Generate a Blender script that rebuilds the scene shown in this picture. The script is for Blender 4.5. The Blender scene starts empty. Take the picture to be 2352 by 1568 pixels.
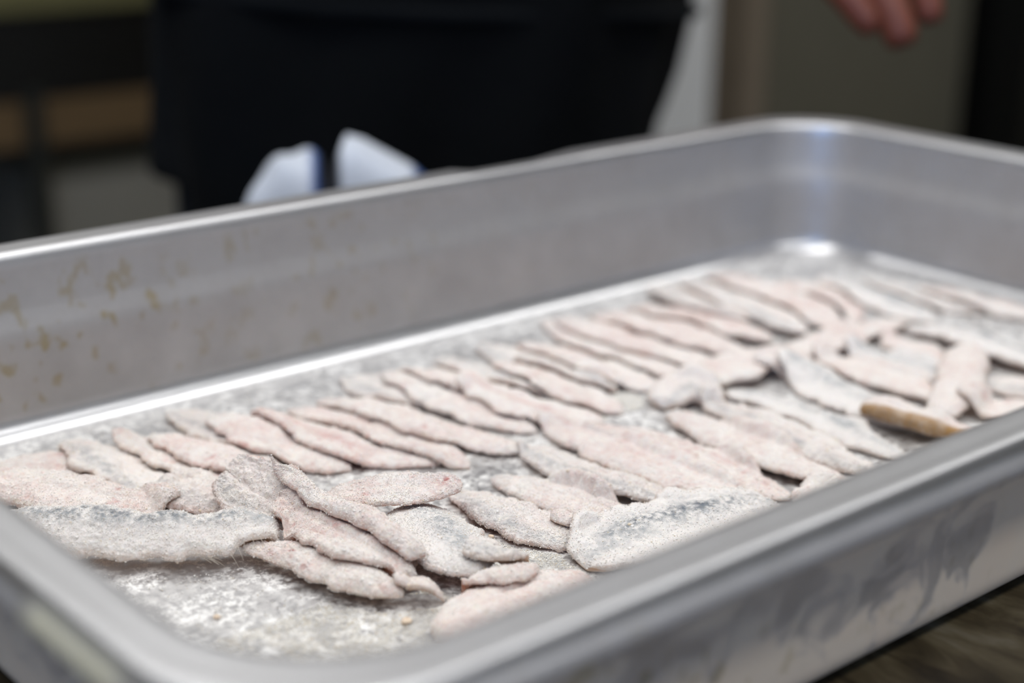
import bpy, math, random
import numpy as np
from mathutils import Vector, Matrix, Euler
random.seed(4); rng = np.random.default_rng(7)
sc = bpy.context.scene
col = sc.collection
OZ = 0.966            # tray rim height above the kitchen floor

# ------------------------------------------------------------------ camera
cd = bpy.data.cameras.new('camera'); cam = bpy.data.objects.new('camera', cd); col.objects.link(cam)
cam.location = (-0.1124, -0.1919, 0.1433 + OZ)
cam.rotation_euler = Euler((1.25103, 0.0147524, -0.7147), 'XYZ')
_M = Matrix.Rotation(-0.7147, 3, 'Z') @ Matrix.Rotation(1.2510, 3, 'X') @ Matrix.Rotation(0.01475, 3, 'Z')
cam.rotation_euler = _M.to_euler('XYZ')
cd.sensor_width = 36.0
cd.lens = 3709.7 / 2352 * 36
cd.clip_start = 0.01
cd.dof.use_dof = True
cd.dof.focus_distance = 0.470
cd.dof.aperture_fstop = 5.2
sc.camera = cam
# ------------------------------------------------------------------ light
sc.view_settings.view_transform = 'Standard'; sc.view_settings.look = 'None'
sc.view_settings.gamma = 1.0; sc.view_settings.use_curve_mapping = False
sc.view_settings.exposure = -0.87
w = bpy.data.worlds.new('world'); sc.world = w; w.use_nodes = True
w.node_tree.nodes['Background'].inputs[0].default_value = (0.75, 0.82, 0.95, 1)
w.node_tree.nodes['Background'].inputs[1].default_value = 0.35
LAMPS = [(-0.55, 0.35, .76), (0.75, 0.35, .88), (2.05, 0.35, 0.6), (-0.55, 1.75, 0.58), (0.75, 1.75, 0.62), (-0.55, -1.1, 0.62), (0.75, -1.1, 0.62)]
LAMP_W = 24
for i, (lx, ly, k) in enumerate(LAMPS):
    ld = bpy.data.lights.new('ceiling_lamp_light', 'AREA'); ld.shape = 'RECTANGLE'; ld.size = 1.1; ld.size_y = 0.28
    ld.energy = LAMP_W * k; ld.color = (0.985, 0.99, 1.0)
    lo = bpy.data.objects.new('ceiling_lamp_light', ld); lo.location = (lx, ly, 2.62); col.objects.link(lo)
# daylight through the window behind and to the left of the camera
ld = bpy.data.lights.new('window_daylight', 'AREA'); ld.shape = 'RECTANGLE'; ld.size = 0.24; ld.size_y = 1.1
ld.energy = 34; ld.color = (0.2, 0.45, 1.0)
lo = bpy.data.objects.new('window_daylight', ld); lo.location = (-1.95, -1.45, 1.45)
lo.rotation_euler = (0, -math.pi/2, 0)
lo.rotation_euler = Vector((-1, 0, 0)).to_track_quat('Z', 'Y').to_euler(); col.objects.link(lo)

# ------------------------------------------------------------------ helpers
def tag(o, label=None, cat=None, group=None, kind=None):
    if label: o['label'] = label
    if cat: o['category'] = cat
    if group: o['group'] = group
    if kind: o['kind'] = kind
    return o
def link(name, me, mat=None, parent=None, smooth=True):
    o = bpy.data.objects.new(name, me); col.objects.link(o)
    if mat: me.materials.append(mat)
    if smooth and len(me.polygons): me.polygons.foreach_set('use_smooth', [True]*len(me.polygons))
    if parent: o.parent = parent
    return o
def mesh_np(name, V, Fc):
    """V (n,3), Fc list of (m,k) int arrays"""
    me = bpy.data.meshes.new(name)
    me.vertices.add(len(V)); me.vertices.foreach_set('co', np.ascontiguousarray(V, dtype=np.float32).ravel())
    loops = np.concatenate([f.ravel() for f in Fc]); tot = np.concatenate([np.full(len(f), f.shape[1]) for f in Fc])
    st = np.concatenate([[0], np.cumsum(tot)[:-1]])
    me.loops.add(len(loops)); me.loops.foreach_set('vertex_index', loops.astype(np.int32))
    me.polygons.add(len(tot)); me.polygons.foreach_set('loop_start', st.astype(np.int32)); me.polygons.foreach_set('loop_total', tot.astype(np.int32))
    me.update(calc_edges=True); me.validate()
    return me
def setcol(me, C):
    a = me.color_attributes.new('col', 'FLOAT_COLOR', 'POINT')
    C4 = np.concatenate([C, np.ones((len(C), 1))], 1).astype(np.float32); a.data.foreach_set('color', C4.ravel())
def box(name, x0, x1, y0, y1, z0, z1, mat, parent=None, bev=0.002):
    import bmesh
    bm = bmesh.new(); bmesh.ops.create_cube(bm, size=1)
    for v in bm.verts: v.co = Vector(((x0+x1)/2 + v.co.x*(x1-x0), (y0+y1)/2 + v.co.y*(y1-y0), (z0+z1)/2 + v.co.z*(z1-z0)))
    if bev: bmesh.ops.bevel(bm, geom=bm.edges[:], offset=bev, segments=2, affect='EDGES')
    me = bpy.data.meshes.new(name); bm.to_mesh(me); bm.free()
    return link(name, me, mat, parent, smooth=False)
def empty(name, loc):
    o = bpy.data.objects.new(name, None); o.empty_display_size = 0.05; o.location = loc; col.objects.link(o); return o
def put(o, parent):
    bpy.context.view_layer.update()
    o.parent = parent; o.matrix_parent_inverse = parent.matrix_world.inverted(); return o
def tube(name, pts, rad, mat, parent=None, n=10):
    pts = [Vector(p) for p in pts]; m = len(pts)
    if not hasattr(rad, '__len__'): rad = [rad]*m
    V = []; up = Vector((0.13, 0.21, 1)).normalized()
    for i, p in enumerate(pts):
        t = (pts[min(i+1, m-1)] - pts[max(i-1, 0)]).normalized()
        a = t.cross(up); a = a.normalized() if a.length > 1e-4 else Vector((1, 0, 0)); b = t.cross(a)
        for k in range(n):
            th = 2*math.pi*k/n; V.append(p + (a*math.cos(th) + b*math.sin(th))*rad[i])
    Fq = [(i*n+k, i*n+(k+1) % n, (i+1)*n+(k+1) % n, (i+1)*n+k) for i in range(m-1) for k in range(n)]
    me = bpy.data.meshes.new(name); me.from_pydata(V, [], Fq + [tuple(range(n))[::-1], tuple(range((m-1)*n, m*n))])
    return link(name, me, mat, parent)
# numpy value noise
def _h(ix, iy, iz, s):
    n = (ix.astype(np.int64)*374761393 + iy.astype(np.int64)*668265263 + iz.astype(np.int64)*2147483647 + s*1274126177) & 0xffffffff
    n = ((n ^ (n >> 13)) * 1274126177) & 0xffffffff
    n = ((n ^ (n >> 16)) * 2246822519) & 0xffffffff
    return ((n ^ (n >> 15)) & 0xffffff) / 0xffffff
def vn(P, scale, seed=0):
    """value noise in -1..1; P in mm, scale = feature size in mm"""
    Q = P/scale; I = np.floor(Q); t = Q-I; t = t*t*(3-2*t); I = I.astype(np.int64)
    r = 0
    for dx in (0, 1):
        for dy in (0, 1):
            for dz in (0, 1):
                wgt = (t[..., 0] if dx else 1-t[..., 0])*(t[..., 1] if dy else 1-t[..., 1])*(t[..., 2] if dz else 1-t[..., 2])
                r = r + wgt*_h(I[..., 0]+dx, I[..., 1]+dy, I[..., 2]+dz, seed)
    return r*2-1
def smooth01(x, a, b):
    t = np.clip((x-a)/(b-a), 0, 1); return t*t*(3-2*t)

# ------------------------------------------------------------------ materials
def srgb(r, g, b):
    return tuple(((c/255)/12.92 if c/255 <= .04045 else (((c/255)+.055)/1.055)**2.4) for c in (r, g, b)) + (1,)
class NT:
    def __init__(s, name):
        s.m = bpy.data.materials.new(name); s.m.use_nodes = True; s.t = s.m.node_tree; s.n = s.t.nodes; s.b = s.n['Principled BSDF']
        s.tc = s.n.new('ShaderNodeTexCoord')
    def l(s, a, b): s.t.links.new(a, b)
    def noise(s, scale, detail=3, rough=.55, vec=None, dist=0):
        x = s.n.new('ShaderNodeTexNoise'); x.inputs['Scale'].default_value = scale; x.inputs['Detail'].default_value = detail
        x.inputs['Roughness'].default_value = rough; x.inputs['Distortion'].default_value = dist
        s.l(vec if vec is not None else s.tc.outputs['Object'], x.inputs['Vector']); return x.outputs['Fac']
    def mapped(s, scl, rot=(0, 0, 0)):
        x = s.n.new('ShaderNodeMapping'); x.inputs['Scale'].default_value = scl; x.inputs['Rotation'].default_value = rot
        s.l(s.tc.outputs['Object'], x.inputs['Vector']); return x.outputs['Vector']
    def ramp(s, f, stops):
        x = s.n.new('ShaderNodeValToRGB'); e = x.color_ramp.elements
        while len(e) < len(stops): e.new(0.5)
        for i, (p, c) in enumerate(stops): e[i].position = p; e[i].color = c if len(c) == 4 else c+(1,)
        s.l(f, x.inputs[0]); return x.outputs[0]
    def fr(s, f, a, b, lo=0., hi=1.):
        x = s.n.new('ShaderNodeMapRange'); x.inputs[1].default_value = a; x.inputs[2].default_value = b
        x.inputs[3].default_value = lo; x.inputs[4].default_value = hi; s.l(f, x.inputs[0]); return x.outputs[0]
    def math(s, op, a, b=None):
        x = s.n.new('ShaderNodeMath'); x.operation = op
        for i, v in enumerate((a, b)):
            if v is None: continue
            if isinstance(v, (int, float)): x.inputs[i].default_value = v
            else: s.l(v, x.inputs[i])
        return x.outputs[0]
    def mix(s, f, a, b):
        x = s.n.new('ShaderNodeMix'); x.data_type = 'RGBA'
        for sock, v in ((x.inputs[0], f), (x.inputs[6], a), (x.inputs[7], b)):
            if isinstance(v, (int, float, tuple)): sock.default_value = v
            else: s.l(v, sock)
        return x.outputs[2]
    def bump(s, h, strength, dist):
        x = s.n.new('ShaderNodeBump'); x.inputs['Strength'].default_value = strength; x.inputs['Distance'].default_value = dist
        s.l(h, x.inputs['Height']); s.l(x.outputs[0], s.b.inputs['Normal'])
    def set(s, **k):
        for a, v in k.items():
            sock = s.b.inputs[{'base': 'Base Color', 'rough': 'Roughness', 'metal': 'Metallic', 'spec': 'Specular IOR Level', 'sss': 'Subsurface Weight', 'coat': 'Coat Weight', 'sheen': 'Sheen Weight'}[a]]
            if isinstance(v, (int, float, tuple)): sock.default_value = v
            else: s.l(v, sock)
        return s
def plain(name, c, rough=.6, metal=0., var=.12, scale=30, spec=.5, bump=0):
    n = NT(name); f = n.noise(scale, 4)
    a = tuple(x*(1-var) for x in c[:3])+(1,); b = tuple(min(1, x*(1+var)) for x in c[:3])+(1,)
    n.set(base=n.mix(f, a, b), rough=rough, metal=metal, spec=spec)
    if bump: n.bump(n.noise(scale*6, 4), bump, .001)
    return n.m

def steel_pan():
    n = NT('dusty_stainless_steel')
    sep = n.n.new('ShaderNodeSeparateXYZ'); n.l(n.tc.outputs['Object'], sep.inputs[0])
    x, y, z = sep.outputs
    g = n.n.new('ShaderNodeNewGeometry')
    base = n.mix(n.noise(60, 3), srgb(196, 195, 195), srgb(214, 214, 215))
    # outside face of the tray carries a dried film of flour and water marks
    out = n.n.new('ShaderNodeAttribute'); out.attribute_name = 'outside'
    blot = n.fr(n.noise(42, 4, .55, n.mapped((1, 1, 1.0)), .6), .36, .50)
    film_o = n.math('MULTIPLY', out.outputs['Fac'], n.math('MULTIPLY', blot, .9))
    # inside walls: thin film
    film_i = n.math('MULTIPLY', n.fr(n.noise(35, 5, .6), .35, .75, .34, .58), n.math('MULTIPLY', n.fr(z, -.002, -.006, .12, 1.), n.fr(z, -.0565, -.0535, .12, 1.)))
    # flour dust on the floor, piled by sweeps
    fl = n.fr(z, -.06185, -.0612, 1., 0.)
    dust = n.math('MULTIPLY', fl, n.fr(n.noise(380, 7, .78), .42, .54, .12, 1.))
    dust = n.math('MULTIPLY', dust, n.fr(n.noise(90, 5, .65), .34, .56, .46, .98))
    film = n.math('MAXIMUM', n.math('MAXIMUM', film_o, film_i), dust)
    # golden dried spots on the long inner wall
    sp = n.fr(n.noise(190, 2, .4, n.mapped((1, 1, .7))), .57, .68)
    sp = n.math('MULTIPLY', sp, n.fr(n.noise(14, 2), .42, .62))
    sp = n.math('MULTIPLY', sp, n.fr(x, .10, .36, 1., .0)); sp = n.math('MULTIPLY', sp, n.fr(z, -.004, -.008, 0., 1.))
    sp = n.math('MULTIPLY', sp, n.fr(z, -.058, -.054, 0., 1.))
    # yellow residue on the left end rim
    yr = n.math('MULTIPLY', n.fr(x, .009, .003, 0., 1.), n.fr(z, -.001, -.003, 0., 1.)); yr = n.math('MULTIPLY', yr, n.fr(z, -.009, -.0075, 0., 1.))
    yr = n.math('MULTIPLY', yr, n.math('MULTIPLY', n.fr(y, .036, .046, 0., 1.), n.fr(y, .084, .075, 0., 1.)))
    filmc = n.mix(n.math('MULTIPLY', out.outputs['Fac'], 1.0), n.mix(dust, srgb(120, 109, 100), srgb(248, 246, 242)), n.mix(n.noise(60, 2), srgb(232, 216, 190), srgb(236, 210, 180)))
    c = n.mix(film, base, filmc); c = n.mix(n.math('MULTIPLY', sp, .62), c, srgb(146, 126, 58)); c = n.mix(n.math('MULTIPLY', yr, .55), c, srgb(200, 192, 152))
    met = n.math('SUBTRACT', 1., n.math('MAXIMUM', film, n.math('MAXIMUM', n.math('MULTIPLY', sp, .7), n.math('MULTIPLY', yr, .8))))
    n.set(base=c, metal=met, rough=n.math('MAXIMUM', n.fr(film, 0, .5, .33, .52), n.fr(z, -.006, -.002, 0, .42)))
    n.bump(n.noise(1400, 3, .6, n.mapped((1, 1, .15))), .05, .0002)
    return n.m
def fish_mat():
    n = NT('floured_fish')
    a = n.n.new('ShaderNodeAttribute'); a.attribute_name = 'col'
    g = n.noise(2600, 3, .7); g2 = n.noise(900, 3, .6)
    hsv = n.n.new('ShaderNodeHueSaturation'); n.l(a.outputs['Color'], hsv.inputs['Color']); n.l(n.fr(g, .3, .7, .92, 1.06), hsv.inputs['Value'])
    n.l(n.fr(g2, .3, .7, 1.35, .7), hsv.inputs['Saturation'])
    n.set(base=hsv.outputs[0], rough=.9, spec=.2, sss=.08)
    n.b.inputs['Subsurface Radius'].default_value = (1, .45, .3); n.b.inputs['Subsurface Scale'].default_value = .0015
    n.bump(n.math('ADD', n.noise(2200, 3, .7), n.math('MULTIPLY', g2, .6)), .6, .0008)
    return n.m
def grain_mat():
    n = NT('flour_grains')
    n.set(base=n.ramp(n.noise(1500, 1), [(.3, srgb(236, 220, 196)), (.42, srgb(246, 241, 230)), (.62, srgb(250, 248, 244))]), rough=.8, spec=.3); return n.m
M_PAN = steel_pan(); M_FISH = fish_mat(); M_GRAIN = grain_mat()
def granite():
    n = NT('brown_worktop'); v = n.mapped((1, 1, 1), (0, 0, .5))
    f = n.noise(38, 6, .62, n.mapped((1.6, .55, 1), (0, 0, .35)), .8)
    n.set(base=n.ramp(f, [(.33, srgb(44, 35, 22)), (.47, srgb(76, 65, 45)), (.58, srgb(100, 89, 66)), (.7, srgb(122, 113, 94))]), rough=.5); return n.m
M_TOP = granite()

# ------------------------------------------------------------------ kitchen shell
m_floor = plain('floor_tile_grey', srgb(70, 68, 64), .6, scale=8)
m_wall = plain('wall_paint_dark_olive', srgb(112, 106, 88), .8, scale=3)
m_wlight = plain('wall_paint_pale_grey', srgb(205, 206, 206), .8, scale=3)
m_ceil = plain('ceiling_white', srgb(225, 224, 220), .9, scale=3)
X0, X1, Y0, Y1, H = -2.2, 2.7, -2.4, 2.9, 2.7
tag(box('floor', X0-.1, X1+.1, Y0-.1, Y1+.1, -.1, 0, m_floor, bev=0), kind='structure')
tag(box('ceiling', X0-.1, X1+.1, Y0-.1, Y1+.1, H, H+.1, m_ceil, bev=0), kind='structure')
tag(box('wall_back', X0-.1, X1+.1, Y1, Y1+.1, 0, H, m_wall, bev=0), kind='structure')
tag(box('wall_front', X0-.1, X1+.1, Y0-.1, Y0, 0, H, m_wlight, bev=0), kind='structure')
tag(box('wall_right', X1, X1+.1, Y0, Y1, 0, H, m_wall, bev=0), kind='structure')
tag(box('wall_left', X0-.1, X0, Y0, Y1, 0, H, m_wlight, bev=0), kind='structure')
n = NT('window_daylight_pane'); n.b.inputs['Emission Color'].default_value = (.42, .62, 1, 1); n.b.inputs['Emission Strength'].default_value = 3
m_pane = n.m; m_white = plain('white_lacquer', srgb(220, 220, 216), .4)
wn = box('window_1', X0, X0+.04, -1.62, -1.28, .85, 2.05, m_white); tag(wn, kind='structure')
box('pane', X0+.041, X0+.05, -1.58, -1.32, .92, 1.98, m_pane, wn, bev=0)
n = NT('lamp_diffuser'); n.b.inputs['Emission Color'].default_value = (1, .975, .94, 1); n.b.inputs['Emission Strength'].default_value = 4; m_dif = n.m
for i, (lx, ly, k) in enumerate(LAMPS):
    e = empty('ceiling_light', (lx, ly, H)); tag(e, ['ceiling light panel at the left of the middle row', 'ceiling light panel right above the steel tray', 'ceiling light panel nearest the right wall', 'ceiling light panel over the far left counter', 'ceiling light panel behind the person', 'ceiling light panel at the left behind the camera side', 'ceiling light panel at the right of the front row'][i], 'lamp', 'ceiling light panels')
    a = box('housing', lx-.58, lx+.58, ly-.17, ly+.17, H-.05, H-.001, m_white); put(a, e)
    a = box('diffuser', lx-.55, lx+.55, ly-.14, ly+.14, H-.058, H-.051, m_dif, bev=0); put(a, e)

# ------------------------------------------------------------------ worktable
m_steel = plain('brushed_steel', srgb(120, 118, 114), .4, 1., scale=20)
tz = OZ - .0675
e = empty('worktable', (.3, .1, 0)); tag(e, 'brown mottled worktable carrying the steel tray', 'table')
put(box('tabletop', -.75, .545, -.5, .545, tz-.03, tz, M_TOP, bev=.003), e)
put(box('undershelf', -.66, .47, -.42, .48, .2, .22, m_steel), e)
for lx in (-.68, .50):
    for ly in (-.44, .49): put(box('leg', lx-.02, lx+.02, ly-.02, ly+.02, 0, tz-.03, m_steel), e)

# ------------------------------------------------------------------ steel tray
L, W = .530, .325
def ring(d, z, r, nc=16, ns=(40, 24)):
    x0, x1, y0, y1 = d, L-d, d, W-d; P = []
    cs = [((x1-r, y0+r), -90), ((x1-r, y1-r), 0), ((x0+r, y1-r), 90), ((x0+r, y0+r), 180)]
    for i, ((cx, cy), a0) in enumerate(cs):
        for k in range(nc+1):
            a = math.radians(a0+90*k/nc); P.append((cx+r*math.cos(a), cy+r*math.sin(a), z))
        nx = cs[(i+1) % 4]; a = math.radians(nx[1]); q = (nx[0][0]+r*math.cos(a), nx[0][1]+r*math.sin(a)); p = P[-1]
        m = ns[1] if i % 2 == 0 else ns[0]
        for k in range(1, m): P.append((p[0]+(q[0]-p[0])*k/m, p[1]+(q[1]-p[1])*k/m, z))
    return P
R0 = .040
prof = []   # (d, z, outside flag)
prof_in = [(.0030, .0000), (.0060, -.0003), (.0095, -.0002), (.0125, .0000), (.0145, -.0002), (.0154, -.0010), (.0160, -.0026), (.0164, -.0060),
           (.0176, -.0188), (.0181, -.0200), (.0196, -.0250), (.0202, -.0262), (.0208, -.030), (.0225, -.0530)]
a_ = .0085
for k in range(1, 11):
    th = math.radians(9*k*0.985); prof_in.append((.0226+a_-a_*math.cos(th), -.0534-a_*math.sin(th)))
prof_in += [(.040, -.0620), (.055, -.0620), (.09, -.0619)]
prof_out = [(.0950, -.0628), (.040, -.0628)]
for k in range(10, -1, -1):
    th = math.radians(9*k); r2 = a_+.001; prof_out.append((.0226+a_-r2*math.cos(th), -.0534-r2*math.sin(th)))
prof_out += [(.0198, -.030), (.0188, -.0255), (.0170, -.0195), (.0156, -.0060), (.0148, -.0028), (.0130, -.0013), (.0040, -.0012), (.0034, -.0022), (.0026, -.0045), (.0012, -.0066), (.0002, -.0082),
             (-.0006, -.0082), (-.0012, -.0074), (-.0011, -.0063), (-.0005, -.0052), (.0005, -.0042), (.0013, -.0033), (.0016, -.0024), (.0018, -.0012), (.0022, -.0004)]
prof = [(d, z, 0) for d, z in prof_in] + [(d, z, 1 if z < -.009 else 0) for d, z in prof_out]
V = []; OUT = []
nR = None
for d, z, o in prof:
    r = max(.012, R0-d*1.0 + (.012 if d > .013 else d*.9))
    rr = ring(d, z, r); nR = len(rr)
    V += rr; OUT += [o]*nR
V = np.array(V)
# worn dip in the outer lip of the far long side
mk = (V[:, 1] > W-.0145) & (V[:, 2] > -.0075)
dip = smooth01(V[:, 0], .303, .306)*(1-smooth01(V[:, 0], .352, .356))
V[:, 2] -= mk*dip*.0016; V[:, 1] -= mk*dip*.0012*(V[:, 1] > W-.006)
# gentle unevenness of pressed steel
V[:, 2] += .00015*vn(V*1000, 60, 3)*(V[:, 2] > -.05)
nP = len(prof); q = []
for i in range(nP):
    if i == len(prof_in)-1: continue
    j = (i+1) % nP; k = np.arange(nR); k2 = (k+1) % nR
    q.append(np.stack([i*nR+k2, i*nR+k, j*nR+k, j*nR+k2], 1))
Fq = np.concatenate(q)
me = bpy.data.meshes.new('tray')
iin = len(prof_in)-1; iot = len(prof_in)
faces = [tuple(f) for f in Fq] + [tuple(iin*nR+k for k in range(nR)), tuple(iot*nR+k for k in range(nR))[::-1]]
me.from_pydata([tuple(v) for v in V], [], faces)
at = me.attributes.new('outside', 'FLOAT', 'POINT'); at.data.foreach_set('value', np.array(OUT, dtype=np.float32))
tray = link('steel_tray', me, M_PAN); tray.location = (0, 0, OZ)
import bmesh
bm = bmesh.new(); bm.from_mesh(me); bmesh.ops.recalc_face_normals(bm, faces=bm.faces); bm.to_mesh(me); bm.free()
tag(tray, 'deep rectangular stainless steel catering tray with rolled rim and floury sides', 'tray')

# ------------------------------------------------------------------ height field of the tray floor (mm)
GS = .5; GX, GY = int(530/GS)+1, int(325/GS)+1
gx, gy = np.meshgrid(np.arange(GX)*GS, np.arange(GY)*GS, indexing='ij')
dw = np.minimum(np.minimum(gx, 530-gx), np.minimum(gy, 325-gy))
pd = np.array([p[0] for p in prof_in])*1000; pz = np.array([p[1] for p in prof_in])*1000
HF = np.interp(dw, pd, pz) + .05
def Hs(x, y):
    a = np.clip(x/GS, 0, GX-2); b = np.clip(y/GS, 0, GY-2); i = a.astype(int); j = b.astype(int); u = a-i; v = b-j
    return HF[i, j]*(1-u)*(1-v)+HF[i+1, j]*u*(1-v)+HF[i, j+1]*(1-u)*v+HF[i+1, j+1]*u*v
def blur(A, k, ax):
    ker = np.hanning(2*k+3)[1:-1]; ker /= ker.sum(); Ap = np.pad(A, [(k, k) if i == ax else (0, 0) for i in range(2)], mode='edge')
    return np.apply_along_axis(lambda m: np.convolve(m, ker, 'valid'), ax, Ap)
def dil(A, k, ax):
    R_ = A.copy()
    for s in range(1, k+1):
        B = A.copy(); C = A.copy()
        if ax == 0: B[s:] = A[:-s]; C[:-s] = A[s:]
        else: B[:, s:] = A[:, :-s]; C[:, :-s] = A[:, s:]
        R_ = np.maximum(R_, np.maximum(B, C))
    return R_
def catmull(P, n):
    P = np.array(P, float); m = len(P); Pe = np.vstack([2*P[0]-P[1], P, 2*P[-1]-P[-2]])
    t = np.linspace(0, m-1-1e-9, n*4); i = t.astype(int); f = (t-i)[:, None]
    a, b, c, d = Pe[i], Pe[i+1], Pe[i+2], Pe[i+3]
    Q = .5*((2*b)+(-a+c)*f+(2*a-5*b+4*c-d)*f**2+(-a+3*b-3*c+d)*f**3)
    s = np.concatenate([[0], np.cumsum(np.hypot(*(np.diff(Q[:, :2], axis=0).T)))]); L_ = s[-1]; s /= L_
    u = np.linspace(0, 1, n); return np.stack([np.interp(u, s, Q[:, k]) for k in range(Q.shape[1])], 1), L_
FLOUR = np.array(srgb(240, 233, 227)[:3]); FWH = np.array(srgb(246, 243, 239)[:3]); PINK = np.array(srgb(216, 180, 172)[:3]); ROSE = np.array(srgb(196, 132, 128)[:3])
FOLD = np.array(srgb(196, 130, 104)[:3]); TAN = np.array(srgb(206, 168, 138)[:3]); BROWN = np.array(srgb(172, 138, 98)[:3]); SILV = np.array(srgb(132, 142, 148)[:3]); NAVY = np.array(srgb(70, 82, 96)[:3]); RED = np.array(srgb(150, 48, 48)[:3])
OCT = np.array([(1, 0, 0), (-1, 0, 0), (0, 1, 0), (0, -1, 0), (0, 0, 1), (0, 0, -1)], float)
OCF = np.array([(0, 2, 4), (2, 1, 4), (1, 3, 4), (3, 0, 4), (2, 0, 5), (1, 2, 5), (3, 1, 5), (0, 3, 5)])
def grains(name, P, rad, mat, parent, C=None):
    n_ = len(P)
    A = rng.normal(size=(n_, 3, 3)); Q_, _ = np.linalg.qr(A)
    st = rng.uniform(.6, 1.3, (n_, 1, 3))
    Vv = (OCT[None]*st) @ Q_ * rad[:, None, None] + P[:, None, :]
    Ff = (OCF[None] + (np.arange(n_)*6)[:, None, None]).reshape(-1, 3)
    me = mesh_np(name, Vv.reshape(-1, 3), [Ff])
    if C is not None: setcol(me, np.repeat(C, 6, axis=0))
    return link(name, me, mat, parent, smooth=False)

GRP = 'floured fish fillets in the steel tray'
def fillet(kind, w, T, res, tail, head, P, label, curl, idx):
    w = w*({'h': 1.2, 'm': 1.5, 'l': 1.68}[res] if w < 17.5 else 1.12)
    far = res != 'h' and np.mean([p[1] for p in P]) > 205
    if res != 'h' and not far and w < 30: w = w/1.14
    if res != 'h': T = T*(1.05 if far else 1.3)
    P = [tuple(p) for p in P]
    if res != 'h' and w < 30:
        a_, b_ = np.array(P[0]), np.array(P[1]); c_, d_ = np.array(P[-1]), np.array(P[-2])
        P = [tuple(np.r_[a_[:2]+(a_-b_)[:2]*.16, a_[2:]])]+P[1:-1]+[tuple(np.r_[c_[:2]+(c_-d_)[:2]*.16, c_[2:]])]
    cell = {'h': .28, 'm': .5, 'l': .9}[res]
    sd = idx*17+3
    n0 = 50; _, Ln = catmull(P, n0)
    ns = max(24, int(Ln/cell)); nu = max(12, int(w/cell)); nb = max(6, nu//3)
    Q, Ln = catmull(P, ns)
    xy = Q[:, :2]; lift = Q[:, 2]; roll = np.radians(Q[:, 3])
    tg = np.gradient(xy, axis=0); tg /= np.linalg.norm(tg, axis=1, keepdims=True); pr = np.stack([-tg[:, 1], tg[:, 0]], 1)
    s = np.linspace(0, 1, ns)
    ip = np.stack([s*Ln, s*0+sd*31., s*0], 1)
    prf = np.clip((s/.45), 0, 1)**(.62*(1-tail)+.08)*np.clip(((1-s)/.38), 0, 1)**(.6*(1-head)+.08)
    prf = prf*(1+.10*vn(ip, 22, sd+60))
    prf = np.clip(prf, 0, 1)*np.sqrt(np.clip(1-(2*s-1)**20, 0, 1))
    prf = np.maximum(prf, .03)
    # independent ragged sides
    rl = 1+.18*vn(ip, 14, sd+1)+.12*vn(ip, 4.5, sd+2)+.05*vn(ip, 1.8, sd+3)+.02*vn(ip, .8, sd+31)
    rr_ = 1+.18*vn(ip, 14, sd+4)+.12*vn(ip, 4.5, sd+5)+.05*vn(ip, 1.8, sd+6)+.02*vn(ip, .8, sd+32)
    ut = np.sin(np.linspace(-1, 1, nu)*math.pi/2*.86)/math.sin(math.pi/2*.86)
    ub = np.linspace(1, -1, nb+2)[1:-1]
    U = np.concatenate([ut, ub]); top = np.concatenate([np.ones(nu), np.zeros(nb)]); K = len(U)
    half = (w/2*prf)[:, None]*np.where(U[None] > 0, rl[:, None], rr_[:, None])
    lat = half*U[None]
    cr = np.cos(roll)[:, None]; sr = -np.sin(roll)[:, None]
    X = xy[:, 0][:, None]+pr[:, 0][:, None]*lat*cr; Y = xy[:, 1][:, None]+pr[:, 1][:, None]*lat*cr
    Hh = Hs(X, Y)
    # order by lateral so that smoothing across works
    od = np.argsort(U, kind='stable'); Hq = Hh[:, od]
    k1 = max(1, int(2.2/cell)); k2 = max(1, int(1.0/cell))
    B = blur(blur(dil(dil(Hq, k1, 0), k2, 1), k1*2, 0), max(1, k2*2), 1)
    Bs = np.empty_like(Hh); Bs[:, od] = B
    base = np.maximum(Bs, Hh)+.12
    want = -62+lift[:, None]+lat*sr
    P3 = np.stack([X, Y, X*0], -1)
    want = want + .5*vn(P3, 16, sd+9) + curl*(U[None]**2)*prf[:, None]+.9*np.clip(vn(ip, 20, sd+70), 0, 1)[:, None]*np.clip(-U[None], 0, 1)**2*1.6
    dd = want-base; zb = base+.5*(dd+np.sqrt(dd*dd+.16))-.2*np.exp(-dd*dd); zb = np.maximum(zb, np.maximum(base-.05, 0*base-62))
    au = np.abs(U)[None]
    th = T*(prf[:, None]**.45)*(1+.22*vn(P3, 9, sd+7))
    groove = (1-.20*np.exp(-((U[None]-.06)/.13)**2)) if kind != 'S' else (1+.10*np.exp(-((U[None]-.1)/.3)**2))
    dome = .28+.72*np.sqrt(np.clip(1-au**2.6, 0, 1))
    edge = .5
    Zt = zb+th*dome*groove
    Zb = zb+th*.30*(1-np.sqrt(np.clip(1-au**4, 0, 1)))
    Z = np.where(top[None] > 0, Zt, Zb)
    P3 = np.stack([X, Y, Z], -1)
    # displacement along normals
    du = np.roll(P3, -1, 1)-np.roll(P3, 1, 1); ds = np.gradient(P3, axis=0); N = np.cross(ds, du); N /= np.linalg.norm(N, axis=2, keepdims=True)+1e-9
    if np.mean(N[:, nu//2, 2]) < 0: N = -N
    amp = (np.where(top > 0, 1, .4)[None]*np.minimum(1, prf[:, None]*2))
    D = .42*vn(P3, 6, sd+11)+.36*vn(P3, 2.4, sd+12)+.42*np.abs(vn(P3, 1.2, sd+13))
    if res != 'l': D = D+.24*np.abs(vn(P3, .6, sd+14))
    # longitudinal muscle ridges
    D = D+.16*vn(np.stack([lat, (s*Ln*.16)[:, None]+lat*0, lat*0], -1), 1.7, sd+15)
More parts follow.
